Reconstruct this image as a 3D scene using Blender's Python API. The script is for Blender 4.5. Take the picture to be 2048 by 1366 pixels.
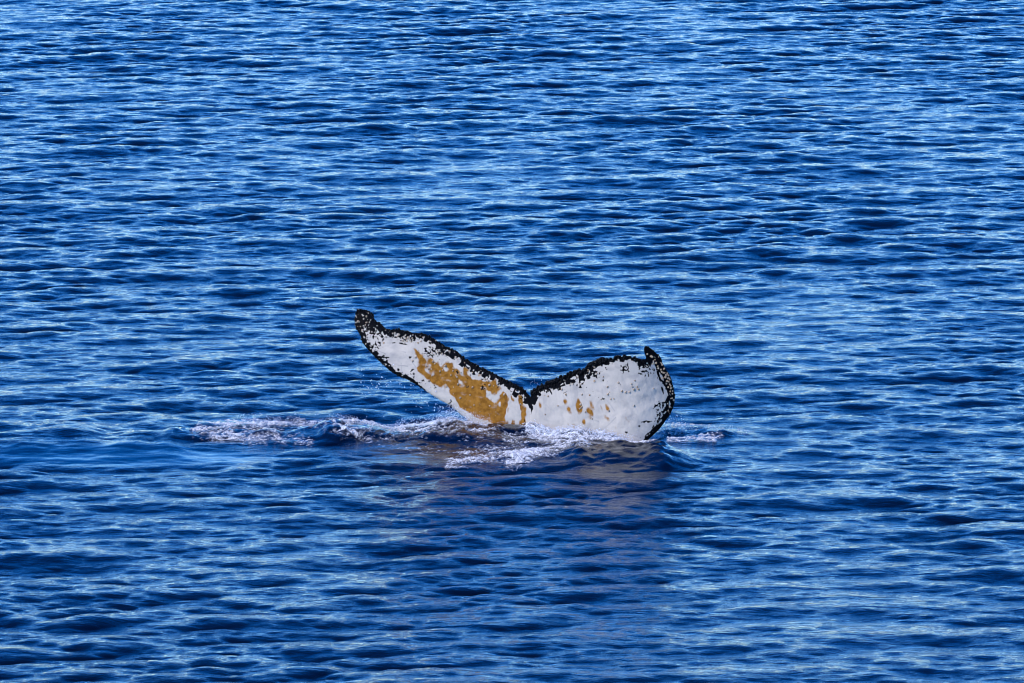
import bpy, math, random
import numpy as np

# ------------------------------------------------------------------ clearing, camera, sky, sun, exposure
for o in list(bpy.data.objects):
    bpy.data.objects.remove(o)
scene = bpy.context.scene
COL = scene.collection
rng = np.random.default_rng(11)
random.seed(5)

CAM_H, PITCH, LENS = 16.8, math.radians(9.6), 250.0
CAM_Y = -CAM_H / math.tan(PITCH)
cam_data = bpy.data.cameras.new('camera')
cam_data.lens = LENS
cam_data.sensor_width = 36.0
cam_data.clip_end = 20000.0
cam = bpy.data.objects.new('camera', cam_data)
cam.location = (0, CAM_Y, CAM_H)
cam.rotation_euler = (math.pi / 2 - PITCH, 0, 0)
COL.objects.link(cam)
scene.camera = cam

SUN_EL, SUN_AZ = math.radians(46), math.radians(254)      # azimuth clockwise from +Y: behind the camera, to its left
world = bpy.data.worlds.new('World')
scene.world = world
world.use_nodes = True
wn, wl = world.node_tree.nodes, world.node_tree.links
wn.clear()
sky = wn.new('ShaderNodeTexSky')
sky.sky_type = 'NISHITA'
sky.sun_disc = False
sky.sun_elevation = SUN_EL
sky.sun_rotation = SUN_AZ
sky.air_density = 0.8
sky.dust_density = 0.3
sky.ozone_density = 4.0
bg = wn.new('ShaderNodeBackground')
bg.inputs['Strength'].default_value = 0.088
wout = wn.new('ShaderNodeOutputWorld')
gam = wn.new('ShaderNodeGamma')                  # the deeper, more contrasted blue of a clear polar sky
gam.inputs['Gamma'].default_value = 1.5
wl.new(sky.outputs['Color'], gam.inputs['Color'])
hsv = wn.new('ShaderNodeHueSaturation')
hsv.inputs['Hue'].default_value = 0.508
hsv.inputs['Saturation'].default_value = 1.20
wl.new(gam.outputs['Color'], hsv.inputs['Color'])
wl.new(hsv.outputs['Color'], bg.inputs['Color'])
wl.new(bg.outputs['Background'], wout.inputs['Surface'])

sun_data = bpy.data.lights.new('sun', 'SUN')
sun_data.energy = 2.0
sun_data.angle = math.radians(0.5)
sun_data.color = (1.0, 0.93, 0.83)
sun = bpy.data.objects.new('sun', sun_data)
sd = np.array([math.sin(SUN_AZ) * math.cos(SUN_EL), math.cos(SUN_AZ) * math.cos(SUN_EL), math.sin(SUN_EL)])
from mathutils import Vector
sun.rotation_euler = Vector(sd).to_track_quat('Z', 'Y').to_euler()
sun.location = tuple(sd * 200)
COL.objects.link(sun)

scene.cycles.use_denoising = True
scene.cycles.filter_width = 1.0
scene.view_settings.view_transform = 'Standard'
scene.view_settings.look = 'None'
scene.view_settings.exposure = 0.95
scene.view_settings.gamma = 1.0
scene.view_settings.use_curve_mapping = False

# ------------------------------------------------------------------ helpers
FWD = np.array([0, math.cos(PITCH), -math.sin(PITCH)])
UPV = np.array([0, math.sin(PITCH), math.cos(PITCH)])
THALF = 18.0 / LENS


def ray(px, py):
    """direction from the camera position through photograph pixel (2048 x 1366)"""
    a = (np.asarray(px, float) - 1024) / 1024 * THALF
    b = -(np.asarray(py, float) - 683) / 1024 * THALF
    return np.stack([a, FWD[1] + b * UPV[1], FWD[2] + b * UPV[2]], -1)


def ground(px, py):
    d = ray(px, py)
    t = -CAM_H / d[..., 2]
    return d[..., 0] * t, CAM_Y + d[..., 1] * t


def at_depth(px, py, y):
    d = ray(px, py)
    t = (y - CAM_Y) / d[..., 1]
    return np.stack([d[..., 0] * t, CAM_Y + d[..., 1] * t, CAM_H + d[..., 2] * t], -1)


def to_px(x, y, z=0.0):
    ry, rz = y - CAM_Y, z - CAM_H
    dep = ry * FWD[1] + rz * FWD[2]
    up = ry * UPV[1] + rz * UPV[2]
    return 1024 + x / dep / THALF * 1024, 683 - up / dep / THALF * 1024


_perm = np.random.default_rng(3).permutation(4096)
_gang = np.random.default_rng(4).random(4096) * 2 * np.pi
_gx, _gy = np.cos(_gang), np.sin(_gang)


def perlin(x, y, seed=0):
    x = np.asarray(x, float) + seed * 17.31
    y = np.asarray(y, float) + seed * 9.77
    xi, yi = np.floor(x).astype(np.int64), np.floor(y).astype(np.int64)
    xf, yf = x - xi, y - yi
    u, v = xf * xf * xf * (xf * (xf * 6 - 15) + 10), yf * yf * yf * (yf * (yf * 6 - 15) + 10)

    def g(ix, iy, dx, dy):
        h = _perm[(_perm[ix & 4095] + iy) & 4095]
        return _gx[h] * dx + _gy[h] * dy
    a = g(xi, yi, xf, yf) * (1 - u) + g(xi + 1, yi, xf - 1, yf) * u
    b = g(xi, yi + 1, xf, yf - 1) * (1 - u) + g(xi + 1, yi + 1, xf - 1, yf - 1) * u
    return (a * (1 - v) + b * v) * 1.5


def fbm(x, y, n=4, seed=0, gain=0.5):
    s, a, f = 0, 1.0, 1.0
    for i in range(n):
        s = s + a * perlin(x * f, y * f, seed + i * 3)
        a *= gain
        f *= 2.03
    return s


def smooth(a, b, x):
    t = np.clip((x - a) / (b - a), 0, 1)
    return t * t * (3 - 2 * t)


def grid_faces(nr, nc):
    i = np.arange(nr * nc).reshape(nr, nc)
    return np.stack([i[:-1, :-1], i[:-1, 1:], i[1:, 1:], i[1:, :-1]], -1).reshape(-1, 4)


def make_mesh(name, verts, faces, mat, attrs=None, smooth_shade=True):
    verts = np.asarray(verts, np.float32).reshape(-1, 3)
    faces = np.asarray(faces, np.int32)
    k = faces.shape[1]
    me = bpy.data.meshes.new(name)
    me.vertices.add(len(verts))
    me.vertices.foreach_set('co', verts.ravel())
    me.loops.add(faces.size)
    me.loops.foreach_set('vertex_index', faces.ravel())
    me.polygons.add(len(faces))
    me.polygons.foreach_set('loop_start', np.arange(0, faces.size, k, dtype=np.int32))
    me.polygons.foreach_set('use_smooth', np.full(len(faces), smooth_shade))
    me.update(calc_edges=True)
    for an, av in (attrs or {}).items():
        at = me.attributes.new(an, 'FLOAT', 'POINT')
        at.data.foreach_set('value', np.asarray(av, np.float32).ravel())
    me.materials.append(mat)
    return me


def link(name, me, parent=None, **props):
    o = bpy.data.objects.new(name, me)
    COL.objects.link(o)
    if parent is not None:
        o.parent = parent
    for k, v in props.items():
        o[k] = v
    return o


class Nodes:
    def __init__(self, name):
        self.m = bpy.data.materials.new(name)
        self.m.use_nodes = True
        self.t = self.m.node_tree
        self.t.nodes.clear()
        self.out = self.n('ShaderNodeOutputMaterial')

    def n(self, typ, **kw):
        nd = self.t.nodes.new(typ)
        for k, v in kw.items():
            if k.startswith('_'):
                setattr(nd, k[1:], v)
            else:
                nd.inputs[k.replace('__', ' ')].default_value = v
        return nd

    def l(self, a, b):
        self.t.links.new(a, b)

    def math(self, op, a, b=None):
        nd = self.n('ShaderNodeMath', _operation=op)
        for i, v in enumerate((a, b)):
            if v is None:
                continue
            if isinstance(v, (int, float)):
                nd.inputs[i].default_value = v
            else:
                self.l(v, nd.inputs[i])
        return nd.outputs[0]

    def mix(self, fac, a, b):
        nd = self.n('ShaderNodeMix', _data_type='RGBA')
        for i, v in ((0, fac), (6, a), (7, b)):
            if isinstance(v, (int, float)):
                nd.inputs[i].default_value = v
            elif isinstance(v, tuple):
                nd.inputs[i].default_value = v + (1,) if len(v) == 3 else v
            else:
                self.l(v, nd.inputs[i])
        return nd.outputs[2]

    def attr(self, name):
        return self.n('ShaderNodeAttribute', _attribute_name=name).outputs['Fac']

    def ramp(self, src, lo, hi):
        nd = self.n('ShaderNodeMapRange', _interpolation_type='SMOOTHSTEP')
        nd.inputs['From Min'].default_value = lo
        nd.inputs['From Max'].default_value = hi
        self.l(src, nd.inputs['Value'])
        return nd.outputs['Result']


# ------------------------------------------------------------------ materials
def water_material():
    w = Nodes('sea_water')
    p = w.n('ShaderNodeBsdfPrincipled', Roughness=0.03, IOR=1.333)
    p.inputs['Base Color'].default_value = (0.0006, 0.0028, 0.011, 1)
    geo = w.n('ShaderNodeNewGeometry')
    mp = w.n('ShaderNodeMapping')
    mp.inputs['Scale'].default_value = (0.42, 1.0, 1.0)
    mp.inputs['Rotation'].default_value = (0, 0, math.radians(8))
    w.l(geo.outputs['Position'], mp.inputs['Vector'])
    n1 = w.n('ShaderNodeTexNoise', Scale=7.0, Detail=6.0, Roughness=0.65, Distortion=0.8)
    w.l(mp.outputs[0], n1.inputs['Vector'])
    calm = w.attr('calm')
    b = w.n('ShaderNodeBump', Distance=0.016)
    w.l(w.math('SUBTRACT', 1.0, calm), b.inputs['Strength'])
    w.l(n1.outputs['Fac'], b.inputs['Height'])
    w.l(b.outputs[0], p.inputs['Normal'])
    w.l(p.outputs[0], w.out.inputs['Surface'])
    return w.m


def foam_material():
    w = Nodes('sea_foam')
    p = w.n('ShaderNodeBsdfPrincipled', Roughness=0.55, IOR=1.2)
    p.inputs['Base Color'].default_value = (0.80, 0.79, 0.76, 1)
    tr = w.n('ShaderNodeBsdfTransparent')
    geo = w.n('ShaderNodeNewGeometry')
    n1 = w.n('ShaderNodeTexNoise', Scale=60.0, Detail=4.0, Roughness=0.7)
    w.l(geo.outputs['Position'], n1.inputs['Vector'])
    f = w.math('MULTIPLY', w.attr('cover'), w.ramp(n1.outputs['Fac'], 0.30, 0.62))
    mx = w.n('ShaderNodeMixShader')
    w.l(f, mx.inputs[0])
    w.l(tr.outputs[0], mx.inputs[1])
    w.l(p.outputs[0], mx.inputs[2])
    w.l(mx.outputs[0], w.out.inputs['Surface'])
    return w.m


def drop_material():
    w = Nodes('water_droplet')
    p = w.n('ShaderNodeBsdfPrincipled', Roughness=0.25, IOR=1.33)
    p.inputs['Base Color'].default_value = (0.78, 0.82, 0.88, 1)
    w.l(p.outputs[0], w.out.inputs['Surface'])
    return w.m


def skin_material():
    w = Nodes('whale_skin')
    p = w.n('ShaderNodeBsdfPrincipled', Roughness=0.5, IOR=1.33)
    p.inputs['Specular IOR Level'].default_value = 0.05
    geo = w.n('ShaderNodeNewGeometry')
    n1 = w.n('ShaderNodeTexNoise', Scale=5.0, Detail=6.0, Roughness=0.6)
    n2 = w.n('ShaderNodeTexNoise', Scale=26.0, Detail=4.0, Roughness=0.65)
    n3 = w.n('ShaderNodeTexNoise', Scale=16.0, Detail=5.0, Roughness=0.6)
    for n in (n1, n2, n3):
        w.l(geo.outputs['Position'], n.inputs['Vector'])
    white = w.mix(w.ramp(n1.outputs['Fac'], 0.35, 0.7), (0.54, 0.465, 0.36), (0.46, 0.40, 0.315))
    white = w.mix(w.ramp(n2.outputs['Fac'], 0.62, 0.8), white, (0.33, 0.295, 0.26))
    white = w.mix(w.attr('scuff'), white, (0.27, 0.25, 0.225))
    orange = w.mix(w.ramp(n3.outputs['Fac'], 0.3, 0.72), (0.33, 0.142, 0.020), (0.18, 0.070, 0.008))
    dia = w.math('ADD', w.attr('diatom'), w.math('MULTIPLY', w.math('SUBTRACT', n2.outputs['Fac'], 0.5), 0.5))
    c = w.mix(w.ramp(dia, 0.18, 0.95), white, orange)
    blk = w.math('ADD', w.attr('black'), w.math('MULTIPLY', w.math('SUBTRACT', n2.outputs['Fac'], 0.5), 0.4))
    c = w.mix(w.ramp(blk, 0.36, 0.64), c, (0.0025, 0.0025, 0.003))
    w.l(c, p.inputs['Base Color'])
    b = w.n('ShaderNodeBump', Strength=0.35, Distance=0.006)
    w.l(n2.outputs['Fac'], b.inputs['Height'])
    w.l(b.outputs[0], p.inputs['Normal'])
    w.l(p.outputs[0], w.out.inputs['Surface'])
    return w.m


def plain_material(name, c1, c2, rough, scale):
    w = Nodes(name)
    p = w.n('ShaderNodeBsdfPrincipled', Roughness=rough)
    p.inputs['Specular IOR Level'].default_value = 0.05
    geo = w.n('ShaderNodeNewGeometry')
    n1 = w.n('ShaderNodeTexNoise', Scale=scale, Detail=3.0)
    w.l(geo.outputs['Position'], n1.inputs['Vector'])
    w.l(w.mix(w.ramp(n1.outputs['Fac'], 0.35, 0.65), c1, c2), p.inputs['Base Color'])
    w.l(p.outputs[0], w.out.inputs['Surface'])
    return w.m


M_WATER, M_FOAM, M_DROP, M_SKIN = water_material(), foam_material(), drop_material(), skin_material()
M_SHELL = plain_material('barnacle_shell', (0.62, 0.50, 0.36), (0.42, 0.26, 0.13), 0.6, 60)
M_WART = plain_material('dark_skin', (0.0025, 0.0025, 0.003), (0.006, 0.0055, 0.005), 0.3, 40)

# ------------------------------------------------------------------ the sea surface
TILE, NF = 72.0, 2048


def wave_fields():
    k1 = 2 * np.pi * np.fft.fftfreq(NF, TILE / NF)
    kx, ky = np.meshgrid(k1, k1, indexing='xy')
    k = np.hypot(kx, ky)
    k[0, 0] = 1
    th = np.arctan2(ky, kx)
    thw = math.radians(-86)                       # waves run towards the camera

    def spread(p, floor, off=0.0):
        return np.maximum(np.cos((th - thw - off) / 2), 0) ** (2 * p) + floor
    kp = 2 * np.pi / 1.7
    S = k ** -4.0 * np.exp(-1.0 * (kp / k) ** 2) * spread(9.0, 0.02)
    S += 0.5 * k ** -4.0 * np.exp(-(np.log(k / (2 * np.pi / 0.65)) / 0.6) ** 2) * spread(10.0, 0.02, 0.16)
    S += 0.6 * k ** -4.0 * np.exp(-(np.log(k / (2 * np.pi / 0.22)) / 0.5) ** 2) * spread(6.0, 0.03, -0.2)
    S *= np.exp(-(k / (2 * np.pi / 0.11)) ** 2)
    S[0, 0] = 0
    g = np.random.default_rng(21)
    H = np.sqrt(S) * (g.standard_normal((NF, NF)) + 1j * g.standard_normal((NF, NF)))
    slope = np.fft.ifft2(1j * k * H).real
    H *= 0.148 / slope.std()
    h = np.fft.ifft2(H).real
    dx = np.fft.ifft2(-1j * kx / k * H).real
    dy = np.fft.ifft2(-1j * ky / k * H).real
    return [a.astype(np.float32) for a in (h, 2.2 * dx, 2.2 * dy)]


FIELDS = wave_fields()


def sample(x, y):
    fx, fy = (x / TILE % 1.0) * NF, (y / TILE % 1.0) * NF
    ix, iy = np.floor(fx).astype(np.int64), np.floor(fy).astype(np.int64)
    ax, ay = fx - ix, fy - iy
    ix, iy = ix % NF, iy % NF
    jx, jy = (ix + 1) % NF, (iy + 1) % NF
    return [(f[iy, ix] * (1 - ax) + f[iy, jx] * ax) * (1 - ay) + (f[jy, ix] * (1 - ax) + f[jy, jx] * ax) * ay for f in FIELDS]


def seg_dist(px, py, x1, y1, x2, y2):
    dx, dy = x2 - x1, y2 - y1
    t = np.clip(((px - x1) * dx + (py - y1) * dy) / (dx * dx + dy * dy + 1e-9), 0, 1)
    return np.hypot(px - x1 - t * dx, py - y1 - t * dy), t


# wash ridges pushed up by the tail: two ends on the water, height, spread towards and away from the camera
RIDGES = [(ground(-80, 886), ground(330, 880), 0.09, 1.2, 1.5),
          (ground(385, 870), ground(700, 860), 0.07, 0.38, 0.60),
          (ground(675, 876), ground(960, 876), 0.10, 0.45, 0.50),
          (ground(1350, 866), ground(1440, 872), 0.055, 0.3, 0.4),
          (ground(1066, 868), ground(1195, 880), 0.10, 0.22, 0.25),
          (ground(1060, 890), ground(1180, 896), 0.07, 0.25, 0.30),
          (ground(1165, 904), ground(1325, 908), 0.15, 1.10, 0.32),
          (ground(905, 860), ground(985, 866), 0.09, 0.25, 0.30)]
# smoothed water: centre and radii in the photograph, strength
CALM = [(230, 915, 400, 24, 0.72), (1245, 925, 105, 40, 0.5), (860, 905, 190, 22, 0.6)]


def calmness(x, y):
    px, py = to_px(x, y)
    c = np.zeros_like(px)
    for cx, cy, rx, ry, a in CALM:
        d = np.hypot((px - cx) / rx, (py - cy) / ry)
        c = np.maximum(c, a * smooth(1.25, 0.5, d))
    return c


def surface(x, y, fade=None):
    """water point for the resting point (x, y)"""
    h, dx, dy = sample(x, y)
    c = calmness(x, y)
    amp = (1 - c) * (1 + 0.42 * fbm(x * 0.22, y * 0.13, 3, 12))
    if fade is not None:
        amp = amp * fade
    near = (np.abs(x) < 9) & (y > -17) & (y < 3)
    extra = np.zeros_like(h)
    if near.any():
        xs, ys = x[near], y[near]
        e = np.zeros_like(xs)
        turb = np.zeros_like(xs)
        for (x1, y1), (x2, y2), A, sf, sb in RIDGES:
            t = np.clip((xs - x1) / (x2 - x1), 0, 1)
            over = np.where(xs < x1, x1 - xs, np.where(xs > x2, xs - x2, 0.0))
            d = ys - (y1 + (y2 - y1) * t) + 0.10 * perlin(xs * 1.3, ys * 0.7, 8)
            prof = np.exp(-np.where(d < 0, d / sf, d / sb) ** 2) * np.exp(-(over / 0.3) ** 2)
            prof *= 0.85 + 0.5 * perlin(xs * 2.1, ys * 0.5, 5)
            e += A * prof
            turb = np.maximum(turb, prof * (0.15 if sf > 1.15 else 1.0))
        e += turb * 0.032 * fbm(xs * 5, ys * 5, 4, 2, 0.6)
        extra[near] = e
    return x + dx * amp, y + dy * amp, h * amp + extra, c


def axis(lo, hi, step, growth, reach):
    mid = np.arange(lo, hi + step / 2, step)
    d, s, out = 0.0, step, []
    while d < reach:
        s *= growth
        d += s
        out.append(d)
    out = np.array(out)
    return np.concatenate([lo - out[::-1], mid, mid[-1] + out]), np.concatenate([np.diff(np.concatenate([[0], out]))[::-1], np.full(len(mid), step), np.diff(np.concatenate([[0], out]))])


ax_, sx_ = axis(-10.4, 10.4, 0.030, 1.15, 6000)
ay_, sy_ = axis(-25.0, 43.0, 0.046, 1.15, 6000)
GX, GY = np.meshgrid(ax_, ay_)
SX, SY = np.meshgrid(sx_, sy_)
fade = np.clip(0.6 / np.maximum(SX, SY), 0, 1)
X, Y, Z, C = surface(GX.ravel(), GY.ravel(), fade.ravel())
sea = link('sea_water', make_mesh('sea_water', np.stack([X, Y, Z], -1), grid_faces(len(ay_), len(ax_)), M_WATER, {'calm': C}),
           kind='structure')
del GX, GY, SX, SY, X, Y, Z, C

# ------------------------------------------------------------------ the whale's tail
# outline of the tail in the photograph; first number = how far along the edge from the notch (left negative)
T_L = [(714, 617.6), (723.9, 620.9), (732.7, 622), (743.7, 627.5), (750.3, 640.6), (761.3, 647.2), (776.6, 660.4), (789.8, 658.2),
       (811.8, 662.6), (833.8, 667), (855.7, 669.9), (866.7, 676.9), (882, 686.8), (899.7, 696.2), (912.8, 702.1), (926, 714.2),
       (943.6, 725.2), (965.6, 736.2), (987.5, 747.2), (1009.5, 759.2), (1031.5, 769.1), (1044.6, 775.7), (1054.5, 786), (1061, 792)]
L_L = [(714, 617.6, 0), (710.8, 633, 15), (709.7, 645, 32), (713, 658, 48), (720.6, 670, 62), (725, 684.6, 78), (735, 697.7, 92),
       (748, 712, 108), (763.5, 726.3, 124), (779, 740.6, 140), (798.6, 752.7, 158), (811.8, 757.5, 170), (833.8, 770.2, 192),
       (855.7, 784.5, 215), (877.7, 798.8, 240), (899.7, 811.5, 264), (920, 828, 284), (945, 850, 308), (970, 885, 330),
       (995, 925, 352), (1018, 970, 374), (1036, 998, 386), (1059, 1010, 398)]
T_R = [(1061, 792), (1063.9, 782.5), (1072.7, 777.5), (1088.1, 767.6), (1103.5, 761), (1118.8, 754.5), (1134.2, 750.1), (1149.6, 742.4),
       (1160.6, 740.2), (1172, 737), (1177, 728), (1191.3, 722.6), (1204.5, 717.6), (1222.1, 717.6), (1230.9, 713.2), (1255, 712.7),
       (1272.6, 716), (1288.5, 721), (1291.5, 717), (1288.4, 703.9), (1289.1, 694), (1292, 691.5)]
L_R = [(1059, 1010, 0), (1090, 1005, 25), (1130, 995, 60), (1170, 975, 95), (1210, 945, 130), (1245, 918, 165), (1272, 900, 190),
       (1286, 888.4, 205), (1305.6, 870.9, 222), (1321, 855.5, 234), (1332, 840, 243), (1341, 827, 249), (1348.4, 807, 255),
       (1349.5, 791.8, 259), (1346.2, 774.2, 263), (1341.8, 758.8, 268), (1334, 743.5, 274), (1325.3, 728, 279), (1321, 715, 283),
       (1312, 706, 286), (1301.2, 696.8, 289), (1292, 691.5, 291)]


def arclen(p):
    p = np.array(p)
    return np.concatenate([[0], np.cumsum(np.hypot(*np.diff(p, axis=0).T))])


def spline(xs, ys, q):
    """monotone-ish cubic (Catmull-Rom tangents, limited)"""
    xs, ys = np.asarray(xs, float), np.asarray(ys, float)
    hseg = np.diff(xs)
    d = np.diff(ys) / hseg
    m = np.empty_like(ys)
    m[0], m[-1] = d[0], d[-1]
    m[1:-1] = (d[:-1] * hseg[1:] + d[1:] * hseg[:-1]) / (hseg[1:] + hseg[:-1])
    i = np.clip(np.searchsorted(xs, q) - 1, 0, len(xs) - 2)
    t = (q - xs[i]) / hseg[i]
    t2, t3 = t * t, t * t * t
    return ((2 * t3 - 3 * t2 + 1) * ys[i] + (t3 - 2 * t2 + t) * hseg[i] * m[i] + (-2 * t3 + 3 * t2) * ys[i + 1] + (t3 - t2) * hseg[i] * m[i + 1])


def lobe_edges(T, L, total):
    sT = arclen(T)
    sT = sT / sT[-1] * total
    T = np.array(T)
    L = np.array(L)
    q = np.linspace(0, total, 6000)
    tx, ty = spline(sT, T[:, 0], q), spline(sT, T[:, 1], q)
    lx, ly = spline(L[:, 2], L[:, 0], q), spline(L[:, 2], L[:, 1], q)
    step = np.maximum(np.hypot(np.diff(tx), np.diff(ty)), np.hypot(np.diff(lx), np.diff(ly)))
    cum = np.concatenate([[0], np.cumsum(step)])
    n = int(cum[-1] / 0.85)
    qq = np.interp(np.linspace(0, cum[-1], n), cum, q)
    return [np.interp(qq, q, a) for a in (tx, ty, lx, ly)] + [qq]


eL = lobe_edges(T_L, L_L, 398.0)
eR = lobe_edges(T_R, L_R, 291.0)
tx, ty, lx, ly = [np.concatenate([a[:-1], b]) for a, b in zip(eL[:4], eR[:4])]
sSpan = np.concatenate([eL[4][:-1] - 398.0, eR[4]])          # -398 .. 0 .. 291
ncol = len(sSpan)
# knobbly trailing edge, smoother leading edge
tipfade = np.clip(np.minimum(sSpan + 398, 291 - sSpan) / 12, 0, 1)
nT = 2.2 * perlin(sSpan * 0.22, 0 * sSpan, 3) + 1.4 * perlin(sSpan * 0.55, 0 * sSpan, 6)
ty = ty + nT * tipfade * (np.where(sSpan > 0, 1.35, 0.8))
ly = ly + 0.6 * perlin(sSpan * 0.4, 0 * sSpan, 9) * tipfade
nrow = 176
v = (1 - np.cos(np.linspace(0, np.pi, nrow))) / 2 * 0.6 + np.linspace(0, 1, nrow) * 0.4     # 0 = leading edge, 1 = trailing edge
V, S = np.meshgrid(v, sSpan, indexing='ij')
PX = lx[None] * (1 - V) + tx[None] * V
PY = ly[None] * (1 - V) + ty[None] * V


Y_MID = float(ground(1058, 861)[1])


def tail_depth(px, py, s):
    y = Y_MID + (1058 - px) * np.where(px > 1058, 0.0038, 0.0034) + 0.0012 * (861 - py)
    y = y + 0.20 * np.clip(-s / 398, 0, 1) ** 3 + 0.12 * np.clip(s / 291, 0, 1) ** 2 + 0.38 * np.clip((px - 1235) / 115, 0, 1) ** 2
    return y


half = np.where(S < 0, 0.030 + 0.125 * (1 - np.clip(-S / 398, 0, 1)) ** 0.8, 0.045 + 0.110 * (1 - np.clip(S / 291, 0, 1)) ** 0.8)
prof = np.sqrt(np.clip(V, 0, 1)) * (1 - V) ** 0.75 * 1.55
taper = np.clip(np.minimum(S + 398, 291 - S) / 30, 0, 1) ** 0.5
half = half * prof * taper
keel = np.exp(-(S / 16.0) ** 2) * 0.015 * (1 - V)
D0 = tail_depth(PX, PY, S) + 0.05 * np.sin(np.pi * V) * np.clip(np.abs(S) / 120, 0, 1) * taper
lump = (0.004 * fbm(PX * 0.09, PY * 0.09, 3, 31) + 0.018 * fbm(PX * 0.016 + PY * 0.008, PY * 0.02, 2, 33)) * prof
front = at_depth(PX, PY, D0 - half + keel + lump)
back = at_depth(PX, PY, D0 + half * 0.8)


def in_poly(px, py, poly):
    inside = np.zeros(px.shape, bool)
    n = len(poly)
    for i in range(n):
        x1, y1 = poly[i]
        x2, y2 = poly[(i + 1) % n]
        if y1 == y2:
            continue
        c = ((y1 > py) != (y2 > py)) & (px < (x2 - x1) * (py - y1) / (y2 - y1) + x1)
        inside ^= c
    return inside


Z1 = lambda pts: [(680 + a / 4.5525, 600 + b / 4.5525) for a, b in pts]
Z2 = lambda pts: [(1020 + a / 4.5525, 660 + b / 4.5525) for a, b in pts]
ORANGE = [Z1(p) for p in (
    [(650, 430), (720, 470), (782, 560), (765, 640), (712, 560), (690, 480)],
    [(700, 610), (740, 600), (780, 650), (850, 690), (862, 640), (795, 570), (828, 525), (890, 580), (960, 650), (1000, 640), (955, 575), (1010, 570),
     (1080, 640), (1110, 690), (1130, 610), (1160, 615), (1200, 720), (1280, 725), (1330, 800), (1320, 880), (1390, 920), (1460, 970), (1440, 920),
     (1480, 830), (1520, 870), (1530, 930), (1500, 1060), (1510, 1130), (1500, 1200), (1420, 1160), (1330, 1090), (1250, 1080), (1200, 1050), (1130, 1000),
     (1080, 970), (1050, 890), (1000, 860), (1000, 800), (960, 770), (900, 790), (850, 770), (800, 720), (760, 690), (705, 655)],
    [(1300, 740), (1420, 740), (1440, 800), (1430, 860), (1380, 850), (1330, 810)],
    [(1550, 860), (1600, 900), (1590, 935), (1560, 900)],
    [(1620, 855), (1660, 870), (1668, 930), (1702, 980), (1690, 1060), (1660, 1110), (1648, 1060), (1640, 960), (1618, 920)],
    [(1565, 1080), (1602, 1110), (1592, 1165), (1555, 1150)],
    [(1635, 1100), (1685, 1080), (1706, 1190), (1630, 1180)])]
ORANGE += [Z2(p) for p in (
    [(490, 640), (515, 628), (522, 670), (500, 682)], [(255, 660), (275, 660), (292, 705), (265, 708)],
    [(512, 700), (540, 698), (572, 750), (540, 762), (515, 735)], [(603, 640), (630, 622), (662, 690), (656, 740), (626, 768), (600, 710)],
    [(713, 650), (735, 642), (768, 690), (772, 722), (740, 707)], [(688, 715), (720, 708), (768, 760), (762, 792), (730, 782), (693, 745)],
    [(865, 668), (887, 680), (913, 730), (900, 752), (868, 720)], [(815, 680), (826, 680), (852, 742), (836, 742)],
    [(850, 765), (870, 770), (918, 832), (900, 837), (860, 800)], [(650, 815), (680, 810), (697, 850), (665, 857)],
    [(553, 850), (580, 845), (607, 890), (575, 902)])]
ORANGE_FAINT = [Z2(p) for p in ([(1030, 765), (1050, 780), (1092, 842), (1075, 847), (1045, 800)], [(948, 880), (966, 873), (982, 910), (960, 922)],
                                [(510, 835), (530, 840), (550, 880), (535, 880)], [(690, 770), (720, 780), (750, 850), (730, 830)])]
HOLES = [Z1(p) for p in ([(1330, 860), (1400, 870), (1465, 930), (1455, 975), (1400, 935), (1350, 890)], [(755, 620), (830, 640), (855, 690), (800, 665)],
                         [(1078, 720), (1110, 740), (1118, 785), (1085, 750)], [(1150, 640), (1180, 660), (1185, 700), (1160, 680)])]

wx = PX + 2.2 * fbm(PX * 0.11, PY * 0.11, 4, 41)
wy = PY + 2.2 * fbm(PX * 0.11, PY * 0.11, 4, 47)
dia = np.zeros_like(PX)
for poly in ORANGE:
    dia[in_poly(wx, wy, poly)] = 1.0
for poly in HOLES:
    dia[in_poly(wx, wy, poly)] = 0.0
for poly in ORANGE_FAINT:
    dia[in_poly(wx, wy, poly)] = 0.5


def blur_cols(a, n):
    for _ in range(n):
        a = (np.pad(a, ((1, 1), (0, 0)), 'edge')[:-2] + 2 * a + np.pad(a, ((1, 1), (0, 0)), 'edge')[2:]) / 4
        a = (np.pad(a, ((0, 0), (1, 1)), 'edge')[:, :-2] + 2 * a + np.pad(a, ((0, 0), (1, 1)), 'edge')[:, 2:]) / 4
    return a


hull = Z1([(680, 480), (760, 470), (900, 520), (1040, 570), (1180, 605), (1420, 720), (1540, 880), (1540, 1170), (1330, 1080), (1060, 950),
           (900, 800), (740, 690)])
mott = smooth(-0.05, 0.5, fbm(PX * 0.09 + PY * 0.03, PY * 0.06 - PX * 0.03, 4, 57))
hz = in_poly(wx, wy, hull)
dia[hz] = np.maximum(dia[hz], 0.75 * mott[hz])
dia = blur_cols(dia, 9)
# the algae film thins out in a mottled way
dia = np.clip(dia * (1.08 + 0.45 * fbm(PX * 0.05, PY * 0.09, 4, 52)), 0, 1)


def edge_dist(ex, ey, es, px, py):
    k = slice(None, None, 3)
    ex, ey, es = ex[k], ey[k], es[k]
    best = np.full(px.size, 1e9)
    bs = np.zeros(px.size)
    fx, fy = px.ravel(), py.ravel()
    for a in range(0, fx.size, 20000):
        d = (fx[a:a + 20000, None] - ex[None]) ** 2 + (fy[a:a + 20000, None] - ey[None]) ** 2
        j = d.argmin(1)
        best[a:a + 20000] = np.sqrt(d[np.arange(len(j)), j])
        bs[a:a + 20000] = es[j]
    return best.reshape(px.shape), bs.reshape(px.shape)


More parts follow.
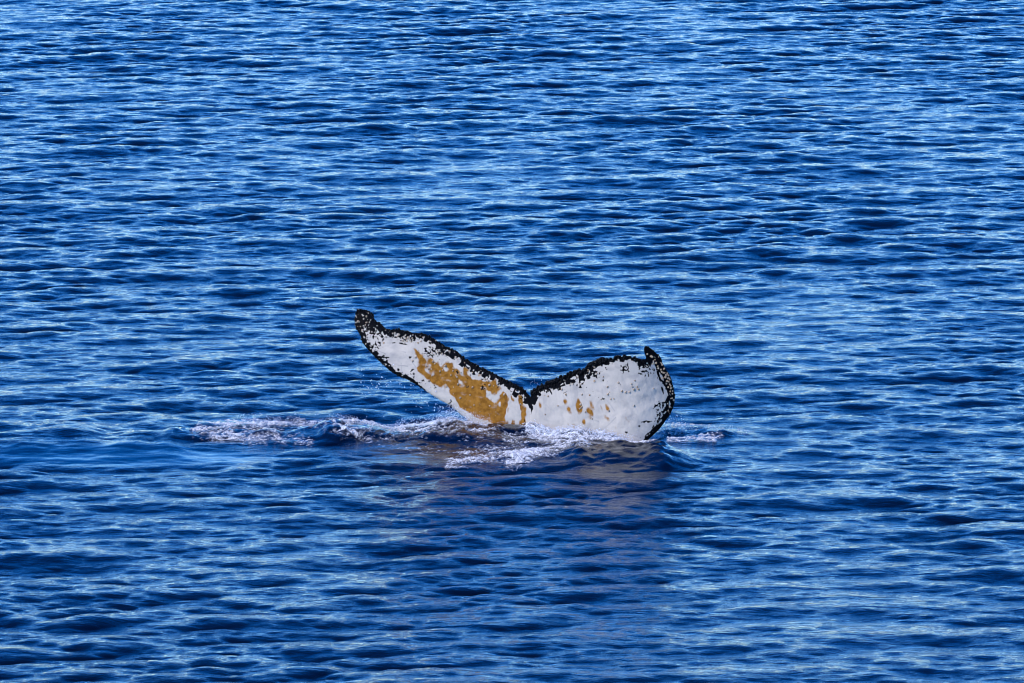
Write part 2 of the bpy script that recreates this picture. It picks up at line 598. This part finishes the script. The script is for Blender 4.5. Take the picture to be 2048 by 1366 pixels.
vis = PY < 905
dT = np.full(PX.shape, 99.0)
sT_ = np.zeros(PX.shape)
dT[vis], sT_[vis] = edge_dist(tx, ty, sSpan, PX[vis], PY[vis])
dL = np.full(PX.shape, 99.0)
sL_ = np.zeros(PX.shape)
dL[vis], sL_[vis] = edge_dist(lx, ly, sSpan, PX[vis], PY[vis])
wT = np.interp(sT_, [-398, -360, -340, -310, -230, -180, -60, -15, 0, 20, 60, 110, 140, 175, 245, 262, 275, 291],
               [38, 34, 17, 10, 9.5, 12, 12.5, 14, 14, 15, 15, 14, 15, 9.5, 8, 12, 20, 24])
wL = np.interp(sL_, [-398, -366, -350, -300, -250, -215, -195, -185, 200, 222, 240, 252, 263, 280, 291],
               [20, 14, 10.5, 9.5, 9, 7.5, 3, 0, 5, 8, 10, 15, 17, 17, 24])
streak = fbm(sT_ * 0.17, dT * 0.07, 4, 61)
blot = fbm(PX * 0.13, PY * 0.13, 4, 66)
streakL = fbm(sL_ * 0.16, dL * 0.22, 4, 71)
blackT = 0.5 + (wT * (1 + 0.75 * streak + 0.35 * blot) - dT) / 3.0
# flecks below the solid edge
fleckT = 0.5 + 2.4 * (fbm(sT_ * 0.15, dT * 0.09, 4, 77) + 0.5 * fbm(PX * 0.05, PY * 0.05, 2, 78) - 0.44 - 0.5 * np.clip((dT - wT) / (2.0 * wT), 0, 3))
blackL = 0.5 + (wL * (1 + 0.6 * streakL + 0.5 * blot) - dL) / 3.0
fleckL = 0.5 + 2.4 * (fbm(PX * 0.13, PY * 0.13, 4, 79) + 0.4 * fbm(PX * 0.05, PY * 0.05, 2, 80) - 0.60 - 0.6 * np.clip((dL - wL) / (1.6 * wL + 0.1), 0, 3))
fleckL[wL < 1] = -5
fleckT[(np.abs(S) < 70) & (dT > 1.25 * wT)] = -5
black = np.maximum.reduce([np.clip(a, -1, 1.2) for a in (blackT, fleckT, blackL, fleckL)])
gap = 0.5 + 2.2 * (fbm(PX * 0.15, PY * 0.15, 3, 83) - 0.62)          # pale chinks inside the black rim of the left lobe
black = np.where((S < -150) & (dT > 2.5), np.minimum(black, 1.25 - np.clip(gap, 0, 1) * 1.2), black)
# clusters of dark marks on the white, and the black wedge under the notch
for cx, cy, rx, ry, thr in [Z1([(335, 415)])[0] + (9, 6, 0.15), Z1([(845, 470)])[0] + (20, 10, 0.05), Z1([(340, 290)])[0] + (22, 11, 0.0),
                            Z1([(660, 665)])[0] + (5, 8, 0.2), Z1([(855, 790)])[0] + (5, 5, 0.2), Z1([(1010, 940)])[0] + (4, 9, 0.15),
                            Z1([(750, 745)])[0] + (7, 4, 0.2), Z1([(1305, 795)])[0] + (4, 7, 0.05), Z1([(1075, 655)])[0] + (3, 3, -0.1), Z1([(640, 515)])[0] + (4, 3, 0.0),
                            Z1([(1165, 780)])[0] + (3, 3, -0.1), Z1([(400, 520)])[0] + (9, 5, 0.12), Z1([(610, 340)])[0] + (22, 9, 0.12),
                            Z2([(1050, 345)])[0] + (8, 9, 0.1), Z2([(790, 405)])[0] + (10, 8, 0.12), Z2([(640, 500)])[0] + (9, 7, 0.15),
                            Z2([(1230, 360)])[0] + (12, 14, 0.12), Z2([(1345, 690)])[0] + (8, 9, 0.12), Z2([(1370, 780)])[0] + (9, 9, 0.02),
                            Z2([(1245, 835)])[0] + (12, 2.5, 0.0), Z2([(1310, 910)])[0] + (7, 6, 0.05), Z2([(835, 630)])[0] + (6, 3, 0.1),
                            Z2([(1062, 930)])[0] + (2.2, 2.2, -0.3), Z2([(220, 880)])[0] + (2, 3, -0.2), Z2([(1178, 872)])[0] + (1.5, 1.5, -0.3)]:
    d = np.hypot((PX - cx) / rx, (PY - cy) / ry)
    black = np.maximum(black, np.clip(0.5 + 2.6 * (fbm(PX * 0.22, PY * 0.22, 3, 91) - thr) - 2.2 * np.clip(d - 0.75, 0, 5), -1, 1))
wedge = Z1([(1600, 790), (1670, 850), (1705, 910), (1722, 980), (1736, 1040), (1752, 1000), (1757, 950), (1785, 880), (1820, 830), (1740, 840)])
black[in_poly(wx, wy, wedge)] = 1.0
crease = Z1([(1672, 1085), (1680, 1085), (1714, 1200), (1704, 1200)])
black[in_poly(wx * 0.3 + PX * 0.7, PY, crease)] = 0.8
black = np.clip(black, 0, 1)

# scuffs: grey streaks running from root to edge, and thin tooth and barnacle scratches
scuff = 0.30 * smooth(0.0, 0.9, fbm(S * 0.05 + 0.6 * fbm(PX * 0.03, PY * 0.03, 2, 98), V * 3.5, 4, 95)) + 0.35 * smooth(0.1, 0.9, fbm(PX * 0.03, PY * 0.05, 4, 97))
for n in range(46):
    a = rng.integers(0, nrow - 1)
    b = rng.integers(0, ncol - 1)
    x0, y0 = PX[a, b], PY[a, b]
    ang, ln = rng.uniform(-0.9, 1.4), rng.uniform(8, 42)
    d, t = seg_dist(PX + 1.5 * perlin(PX * 0.05, PY * 0.05, n), PY, x0, y0, x0 + ln * math.cos(ang), y0 + ln * math.sin(ang))
    scuff = np.maximum(scuff, rng.uniform(0.3, 0.8) * smooth(1.5, 0.3, d) * (0.3 + 0.7 * t))
nv = nrow * ncol
Ff = grid_faces(nrow, ncol)
Fb = grid_faces(nrow, ncol)[:, ::-1] + nv
rim = []
idx = np.arange(nv).reshape(nrow, ncol)
# weld the rims: front and back share the edge through side strips
loop = np.concatenate([idx[0, :], idx[1:, -1], idx[-1, -2::-1], idx[-2:0, 0][::1]])
nxt = np.roll(loop, -1)
rim = np.stack([nxt, loop, loop + nv, nxt + nv], -1)
verts = np.concatenate([front.reshape(-1, 3), back.reshape(-1, 3)])
tail_me = make_mesh('tail_fluke', verts, np.concatenate([Ff, Fb, rim]), M_SKIN,
                    {'black': np.concatenate([black.ravel(), np.ones(nv)]), 'diatom': np.concatenate([dia.ravel(), np.zeros(nv)]), 'scuff': np.concatenate([scuff.ravel(), np.zeros(nv)])})

base = at_depth(1058, 861, Y_MID)
whale = bpy.data.objects.new('whale', None)
whale.location = tuple(base)
COL.objects.link(whale)
whale['label'] = 'whale diving, its white and orange tail fluke with black barnacled edges raised above the sea'
whale['category'] = 'whale'
bpy.context.view_layer.update()


def shift(me):
    n = len(me.vertices)
    co = np.empty(n * 3, np.float32)
    me.vertices.foreach_get('co', co)
    me.vertices.foreach_set('co', (co.reshape(-1, 3) - base.astype(np.float32)).ravel())
    me.update()
    return me


link('tail_fluke', shift(tail_me), whale)

# normals of the front, for what grows on it
du = np.gradient(front, axis=1)
dv = np.gradient(front, axis=0)
NRM = np.cross(dv, du)
NRM /= np.linalg.norm(NRM, axis=-1, keepdims=True) + 1e-12
NRM[NRM[..., 1] > 0] *= -1


def barnacle_mesh(name, seg, hgt, top, seed):
    r = random.Random(seed)
    rings = [(1.0, -0.15), (0.86, hgt * 0.55), (top, hgt), (top * 0.62, hgt * 0.92), (top * 0.35, hgt * 0.35)]
    vs, fs = [], []
    for rr, z in rings:
        for k in range(seg):
            a = 2 * math.pi * k / seg
            w = rr * (1 + (0.10 if k % 2 else -0.05)) * r.uniform(0.94, 1.06)
            vs.append((w * math.cos(a), w * math.sin(a), z))
    for i in range(len(rings) - 1):
        for k in range(seg):
            fs.append((i * seg + k, i * seg + (k + 1) % seg, (i + 1) * seg + (k + 1) % seg, (i + 1) * seg + k))
    vs.append((0, 0, hgt * 0.30))
    c = len(vs) - 1
    b = (len(rings) - 1) * seg
    me = bpy.data.meshes.new(name)
    me.from_pydata(vs, [], fs + [(b + k, b + (k + 1) % seg, c) for k in range(seg)])
    me.materials.append(M_SHELL)
    return me


SHELLS = [barnacle_mesh('barnacle', 7, 0.75, 0.55, 1), barnacle_mesh('barnacle', 7, 0.95, 0.48, 2), barnacle_mesh('barnacle', 6, 0.6, 0.62, 3)]
B1 = [(400, 392), (575, 370), (600, 350), (610, 375), (620, 340), (635, 360), (590, 385), (840, 485), (860, 495), (885, 475), (845, 560), (865, 580),
      (785, 605), (805, 625), (835, 630), (910, 650), (935, 635), (835, 690), (980, 570), (960, 600), (1035, 620), (1030, 645), (1010, 685), (1055, 690),
      (1068, 703), (1100, 660), (1185, 680), (1185, 630), (1075, 770), (1035, 795), (1105, 775), (1205, 795), (1285, 800), (1185, 865), (1095, 890),
      (1220, 955), (1365, 965), (1360, 775), (1400, 780), (1495, 860), (1640, 950), (1320, 720), (1350, 735), (930, 490), (1050, 520), (690, 520),
      (660, 555), (970, 785), (810, 735), (1430, 770), (500, 300), (540, 315), (560, 345), (710, 390), (187, 240), (165, 195), (215, 172), (242, 150),
      (280, 182), (245, 205), (203, 275), (268, 202), (230, 225), (480, 305), (520, 330), (660, 345), (585, 335), (645, 380), (660, 375), (735, 375),
      (905, 455), (955, 500), (1000, 470), (1070, 540), (1250, 600), (1285, 640)]
B2 = [(850, 425), (770, 465), (790, 395), (640, 500), (990, 480), (1005, 497), (1105, 490), (1138, 460), (1113, 517), (1128, 538), (1155, 520), (1170, 540),
      (1020, 555), (1052, 568), (1088, 565), (888, 515), (908, 565), (890, 585), (948, 625), (920, 630), (830, 630), (723, 592), (510, 590), (655, 590),
      (345, 605), (435, 690), (322, 770), (1130, 690), (1308, 535), (640, 680), (650, 710), (635, 720), (735, 800), (900, 735), (1350, 350), (1295, 245),
      (1305, 285), (1330, 300), (1395, 390), (1415, 430), (1430, 465), (1455, 495), (1480, 580), (1475, 620), (1455, 700), (1380, 380), (1420, 410),
      (1440, 440), (1388, 440), (1490, 640), (1460, 560), (1320, 270), (1285, 240), (1345, 330), (1375, 360), (1405, 350), (470, 540), (545, 500),
      (572, 490), (770, 340), (780, 292), (1250, 220), (1440, 410), (1465, 530), (1440, 520), (1300, 310), (690, 745), (745, 810), (655, 700)]
spots = [p + (0,) for p in Z1(B1)] + [p + (1,) for p in Z2(B2)]
tip_r = random.Random(9)
for n in range(24):                                    # more along the black rims
    s = tip_r.choice([tip_r.uniform(-330, -180), tip_r.uniform(-180, -30), tip_r.uniform(20, 250)])
    j = int(np.abs(sSpan - s).argmin())
    vv = 1 - tip_r.uniform(0.01, 0.09)
    spots.append((lx[j] * (1 - vv) + tx[j] * vv, ly[j] * (1 - vv) + ty[j] * vv, 2))
for n in range(26):
    s = tip_r.uniform(248, 283)
    j = int(np.abs(sSpan - s).argmin())
    vv = tip_r.uniform(0.03, 0.22)
    spots.append((lx[j] * (1 - vv) + tx[j] * vv, ly[j] * (1 - vv) + ty[j] * vv, 2))
for n in range(6):
    s = tip_r.uniform(-396, -350)
    j = int(np.abs(sSpan - s).argmin())
    vv = tip_r.uniform(0.05, 0.95)
    spots.append((lx[j] * (1 - vv) + tx[j] * vv, ly[j] * (1 - vv) + ty[j] * vv, 2))
for k, (bx, by, kind) in enumerate(spots):
    j = int(np.argmin((PX - bx) ** 2 + (PY - by) ** 2))
    i, j = divmod(j, ncol)
    n_ = Vector(NRM[i, j])
    r_ = (0.0140, 0.0140, 0.0090)[kind] * tip_r.uniform(0.7, 1.25)
    o = bpy.data.objects.new('barnacle', SHELLS[k % 3])
    o.location = Vector(front[i, j] - base)
    q = (n_ + Vector((tip_r.uniform(-.25, .25), 0, tip_r.uniform(-.25, .25)))).to_track_quat('Z', 'Y')
    o.rotation_mode = 'QUATERNION'
    o.rotation_quaternion = q
    o.scale = (r_, r_, r_ * tip_r.uniform(0.8, 1.2))
    o.parent = whale
    COL.objects.link(o)


# ------------------------------------------------------------------ joined small bodies: warts, drops
OCT_V = np.array([(1, 0, 0), (-1, 0, 0), (0, 1, 0), (0, -1, 0), (0, 0, 1), (0, 0, -1)], float)
OCT_F = np.array([(0, 2, 4), (2, 1, 4), (1, 3, 4), (3, 0, 4), (2, 0, 5), (1, 2, 5), (3, 1, 5), (0, 3, 5)])
gold = (1 + 5 ** 0.5) / 2
ICO_V = np.array([(-1, gold, 0), (1, gold, 0), (-1, -gold, 0), (1, -gold, 0), (0, -1, gold), (0, 1, gold), (0, -1, -gold), (0, 1, -gold),
                  (gold, 0, -1), (gold, 0, 1), (-gold, 0, -1), (-gold, 0, 1)]) / math.hypot(1, gold)
ICO_F = np.array([(0, 11, 5), (0, 5, 1), (0, 1, 7), (0, 7, 10), (0, 10, 11), (1, 5, 9), (5, 11, 4), (11, 10, 2), (10, 7, 6), (7, 1, 8),
                  (3, 9, 4), (3, 4, 2), (3, 2, 6), (3, 6, 8), (3, 8, 9), (4, 9, 5), (2, 4, 11), (6, 2, 10), (8, 6, 7), (9, 8, 1)])


def bodies(name, pts, rad, mat, bv=ICO_V, bf=ICO_F, rough=0.0, stretch=None):
    pts, rad = np.asarray(pts, float), np.asarray(rad, float)
    n = len(pts)
    sc = rad[:, None, None] * np.ones((1, 1, 3))
    if stretch is not None:
        sc = sc * stretch[:, None, :]
    jit = 1 + rough * rng.uniform(-1, 1, (n, len(bv), 1))
    vv = pts[:, None] + bv[None] * sc * jit
    ff = bf[None] + (np.arange(n) * len(bv))[:, None, None]
    return make_mesh(name, vv.reshape(-1, 3), ff.reshape(-1, 3), mat)


wp, wr = [], []
for n in range(620):
    s = random.choice([random.uniform(-395, -5), random.uniform(5, 258), random.uniform(5, 180)])
    j = int(np.abs(sSpan - s).argmin())
    i = nrow - 1 - int(abs(random.gauss(0, 7)))
    i = max(0, min(nrow - 1, i))
    wp.append(front[i, j] + rng.uniform(-0.004, 0.004, 3))
    wr.append(random.uniform(0.009, 0.025 if s > 0 else 0.018))
for n in range(160):
    s = random.choice([random.uniform(-395, -190), random.uniform(245, 290)])
    j = int(np.abs(sSpan - s).argmin())
    i = int(abs(random.gauss(0, 4)))
    wp.append(front[i, j] + rng.uniform(-0.004, 0.004, 3))
    wr.append(random.uniform(0.006, 0.013))
warts = link('skin_knobs', shift(bodies('skin_knobs', wp, wr, M_WART, rough=0.25)), whale, kind='stuff')

# ------------------------------------------------------------------ foam lying on the water
# strokes of foam in the photograph: from, to, half width, amount
FOAM = [(392, 866, 470, 858, 14, .80), (470, 856, 600, 850, 11, .78), (590, 848, 700, 848, 8, .55), (430, 876, 560, 880, 12, .80), (500, 872, 620, 884, 9, .6),
        (670, 862, 730, 858, 10, .9), (720, 858, 970, 864, 9, .75), (690, 868, 740, 886, 11, .62), (720, 886, 930, 884, 9, .42), (780, 873, 860, 874, 4, .8),
        (885, 850, 985, 856, 11, .9), (985, 862, 1050, 872, 7, .4),
        (900, 928, 1050, 908, 12, .80), (1020, 924, 1140, 896, 13, .95), (920, 908, 1080, 884, 12, .6), (1055, 868, 1180, 880, 11, .95), (1160, 878, 1268, 888, 8, .95),
        (1080, 884, 1170, 904, 11, .85), (840, 905, 920, 925, 7, .45), (680, 872, 1040, 880, 15, .56), (760, 895, 930, 905, 9, .42), (600, 862, 690, 876, 9, .42),
        (1268, 890, 1322, 874, 7, 1.0), (1340, 868, 1440, 877, 8, .7), (1345, 855, 1430, 856, 7, .6), (1430, 866, 1492, 868, 7, .55), (1340, 882, 1430, 884, 6, .85)]
fx0, _ = ground(350, 870)
fx1, _ = ground(1520, 870)
_, fy0 = ground(1024, 955)
_, fy1 = ground(1024, 832)
fxa = np.arange(fx0, fx1, 0.010)
fya = np.arange(fy0, fy1, 0.014)
FX, FY = np.meshgrid(fxa, fya)
fpx, fpy = to_px(FX, FY)
dens = np.zeros_like(FX)
for x1, y1, x2, y2, r, a in FOAM:
    d, t = seg_dist(fpx, fpy, x1, y1, x2, y2)
    dens = np.maximum(dens, a * smooth(1.9, 0.0, d / r))
wxf = FX + 0.16 * fbm(FX * 3, FY * 3, 3, 14)
wyf = FY + 0.16 * fbm(FX * 3, FY * 3, 3, 15)
lace = 1 - np.abs(fbm(wxf * 3.0, wyf * 3.4, 4, 17)) * 2.2
fine = fbm(FX * 20, FY * 18, 3, 19)
streaky = fbm(wxf * 1.6 + wyf * 1.2, wyf * 6.0, 4, 23)
lace2 = 1 - np.abs(fbm(wxf * 7, wyf * 8, 3, 27)) * 2.4
cov = dens * 1.75 + 0.40 * (lace - 0.45) + 0.30 * (lace2 - 0.4) + 0.40 * fine + 0.45 * streaky - 0.80
cov = np.clip(cov * 1.15, 0, 1) ** 1.3 * smooth(0.02, 0.35, dens)
sxx, syy, szz, _ = surface(FX.ravel(), FY.ravel())
szz = szz + 0.012 + 0.018 * cov.ravel() * (0.6 + 0.8 * fine.ravel())
fverts = np.stack([sxx, syy, szz], -1)
ff = grid_faces(len(fya), len(fxa))
keep = cov.ravel()[ff].max(1) > 0.04
ff = ff[keep]
used = np.unique(ff)
remap = np.full(len(fverts), -1)
remap[used] = np.arange(len(used))
foam_me = make_mesh('foam', fverts[used], remap[ff], M_FOAM, {'cover': cov.ravel()[used]})
link('foam', foam_me, kind='stuff', label='white lacy foam on the churned water around the tail', category='foam')

# ------------------------------------------------------------------ spray thrown up by the tail
pts, rad = [], []


def spray(n, x1, y1, x2, y2, sx, sy, up, r0, r1, power=2.2):
    t = rng.random(n)
    gx, gy = ground(x1 + (x2 - x1) * t + rng.normal(0, sx, n), y1 + (y2 - y1) * t + rng.normal(0, sy, n))
    hx, hy, hz_, _ = surface(gx, gy)
    gust = 0.35 + 0.9 * np.clip(0.5 + perlin(gx * 2.2, gy * 0.9, 71), 0, 1.2)       # the sheet of spray is uneven
    pts.extend(np.stack([hx, hy, hz_ + up * gust * rng.random(n) ** power], -1).tolist())
    rad.extend((r0 + (r1 - r0) * rng.random(n) ** 3).tolist())


spray(3000, 890, 850, 968, 856, 12, 2.5, 0.17, 0.0015, 0.006)
spray(3000, 690, 862, 900, 862, 12, 2.0, 0.09, 0.0015, 0.0055)
spray(2400, 480, 852, 700, 852, 14, 2.0, 0.10, 0.0015, 0.006)
spray(5000, 1060, 872, 1265, 882, 10, 2.0, 0.10, 0.0015, 0.006)
spray(700, 940, 915, 1150, 900, 14, 4.0, 0.06, 0.0015, 0.0055)
spray(450, 1285, 878, 1370, 858, 12, 3.0, 0.14, 0.0015, 0.006)
spray(350, 1340, 860, 1480, 868, 10, 3.0, 0.07, 0.0015, 0.0055)


def airborne(n, x1, y1, x2, y2, sx, sy, r0, r1, dep):
    for _ in range(n):
        t = random.random()
        p = at_depth(x1 + (x2 - x1) * t + random.gauss(0, sx), y1 + (y2 - y1) * t + random.gauss(0, sy), dep + random.uniform(-.5, .5))
        if p[2] > 0.02:
            pts.append(tuple(p))
            rad.append(r0 + (r1 - r0) * random.random() ** 3)


airborne(90, 735, 740, 900, 830, 22, 16, 0.003, 0.010, Y_MID + .5)
airborne(40, 720, 775, 760, 770, 10, 10, 0.003, 0.011, Y_MID + .5)
airborne(60, 860, 815, 930, 830, 18, 10, 0.003, 0.010, Y_MID + .4)
airborne(24, 1066, 762, 1080, 770, 5, 8, 0.003, 0.008, Y_MID)
airborne(40, 1340, 830, 1370, 850, 12, 10, 0.003, 0.009, Y_MID - 1.0)
airborne(30, 560, 830, 720, 835, 40, 4, 0.003, 0.008, Y_MID + .4)
spray_me = bodies('spray_droplets', pts, rad, M_DROP, OCT_V, OCT_F, 0.2)
link('spray_droplets', spray_me, kind='stuff', label='white droplets of spray thrown up around the base of the tail', category='spray')
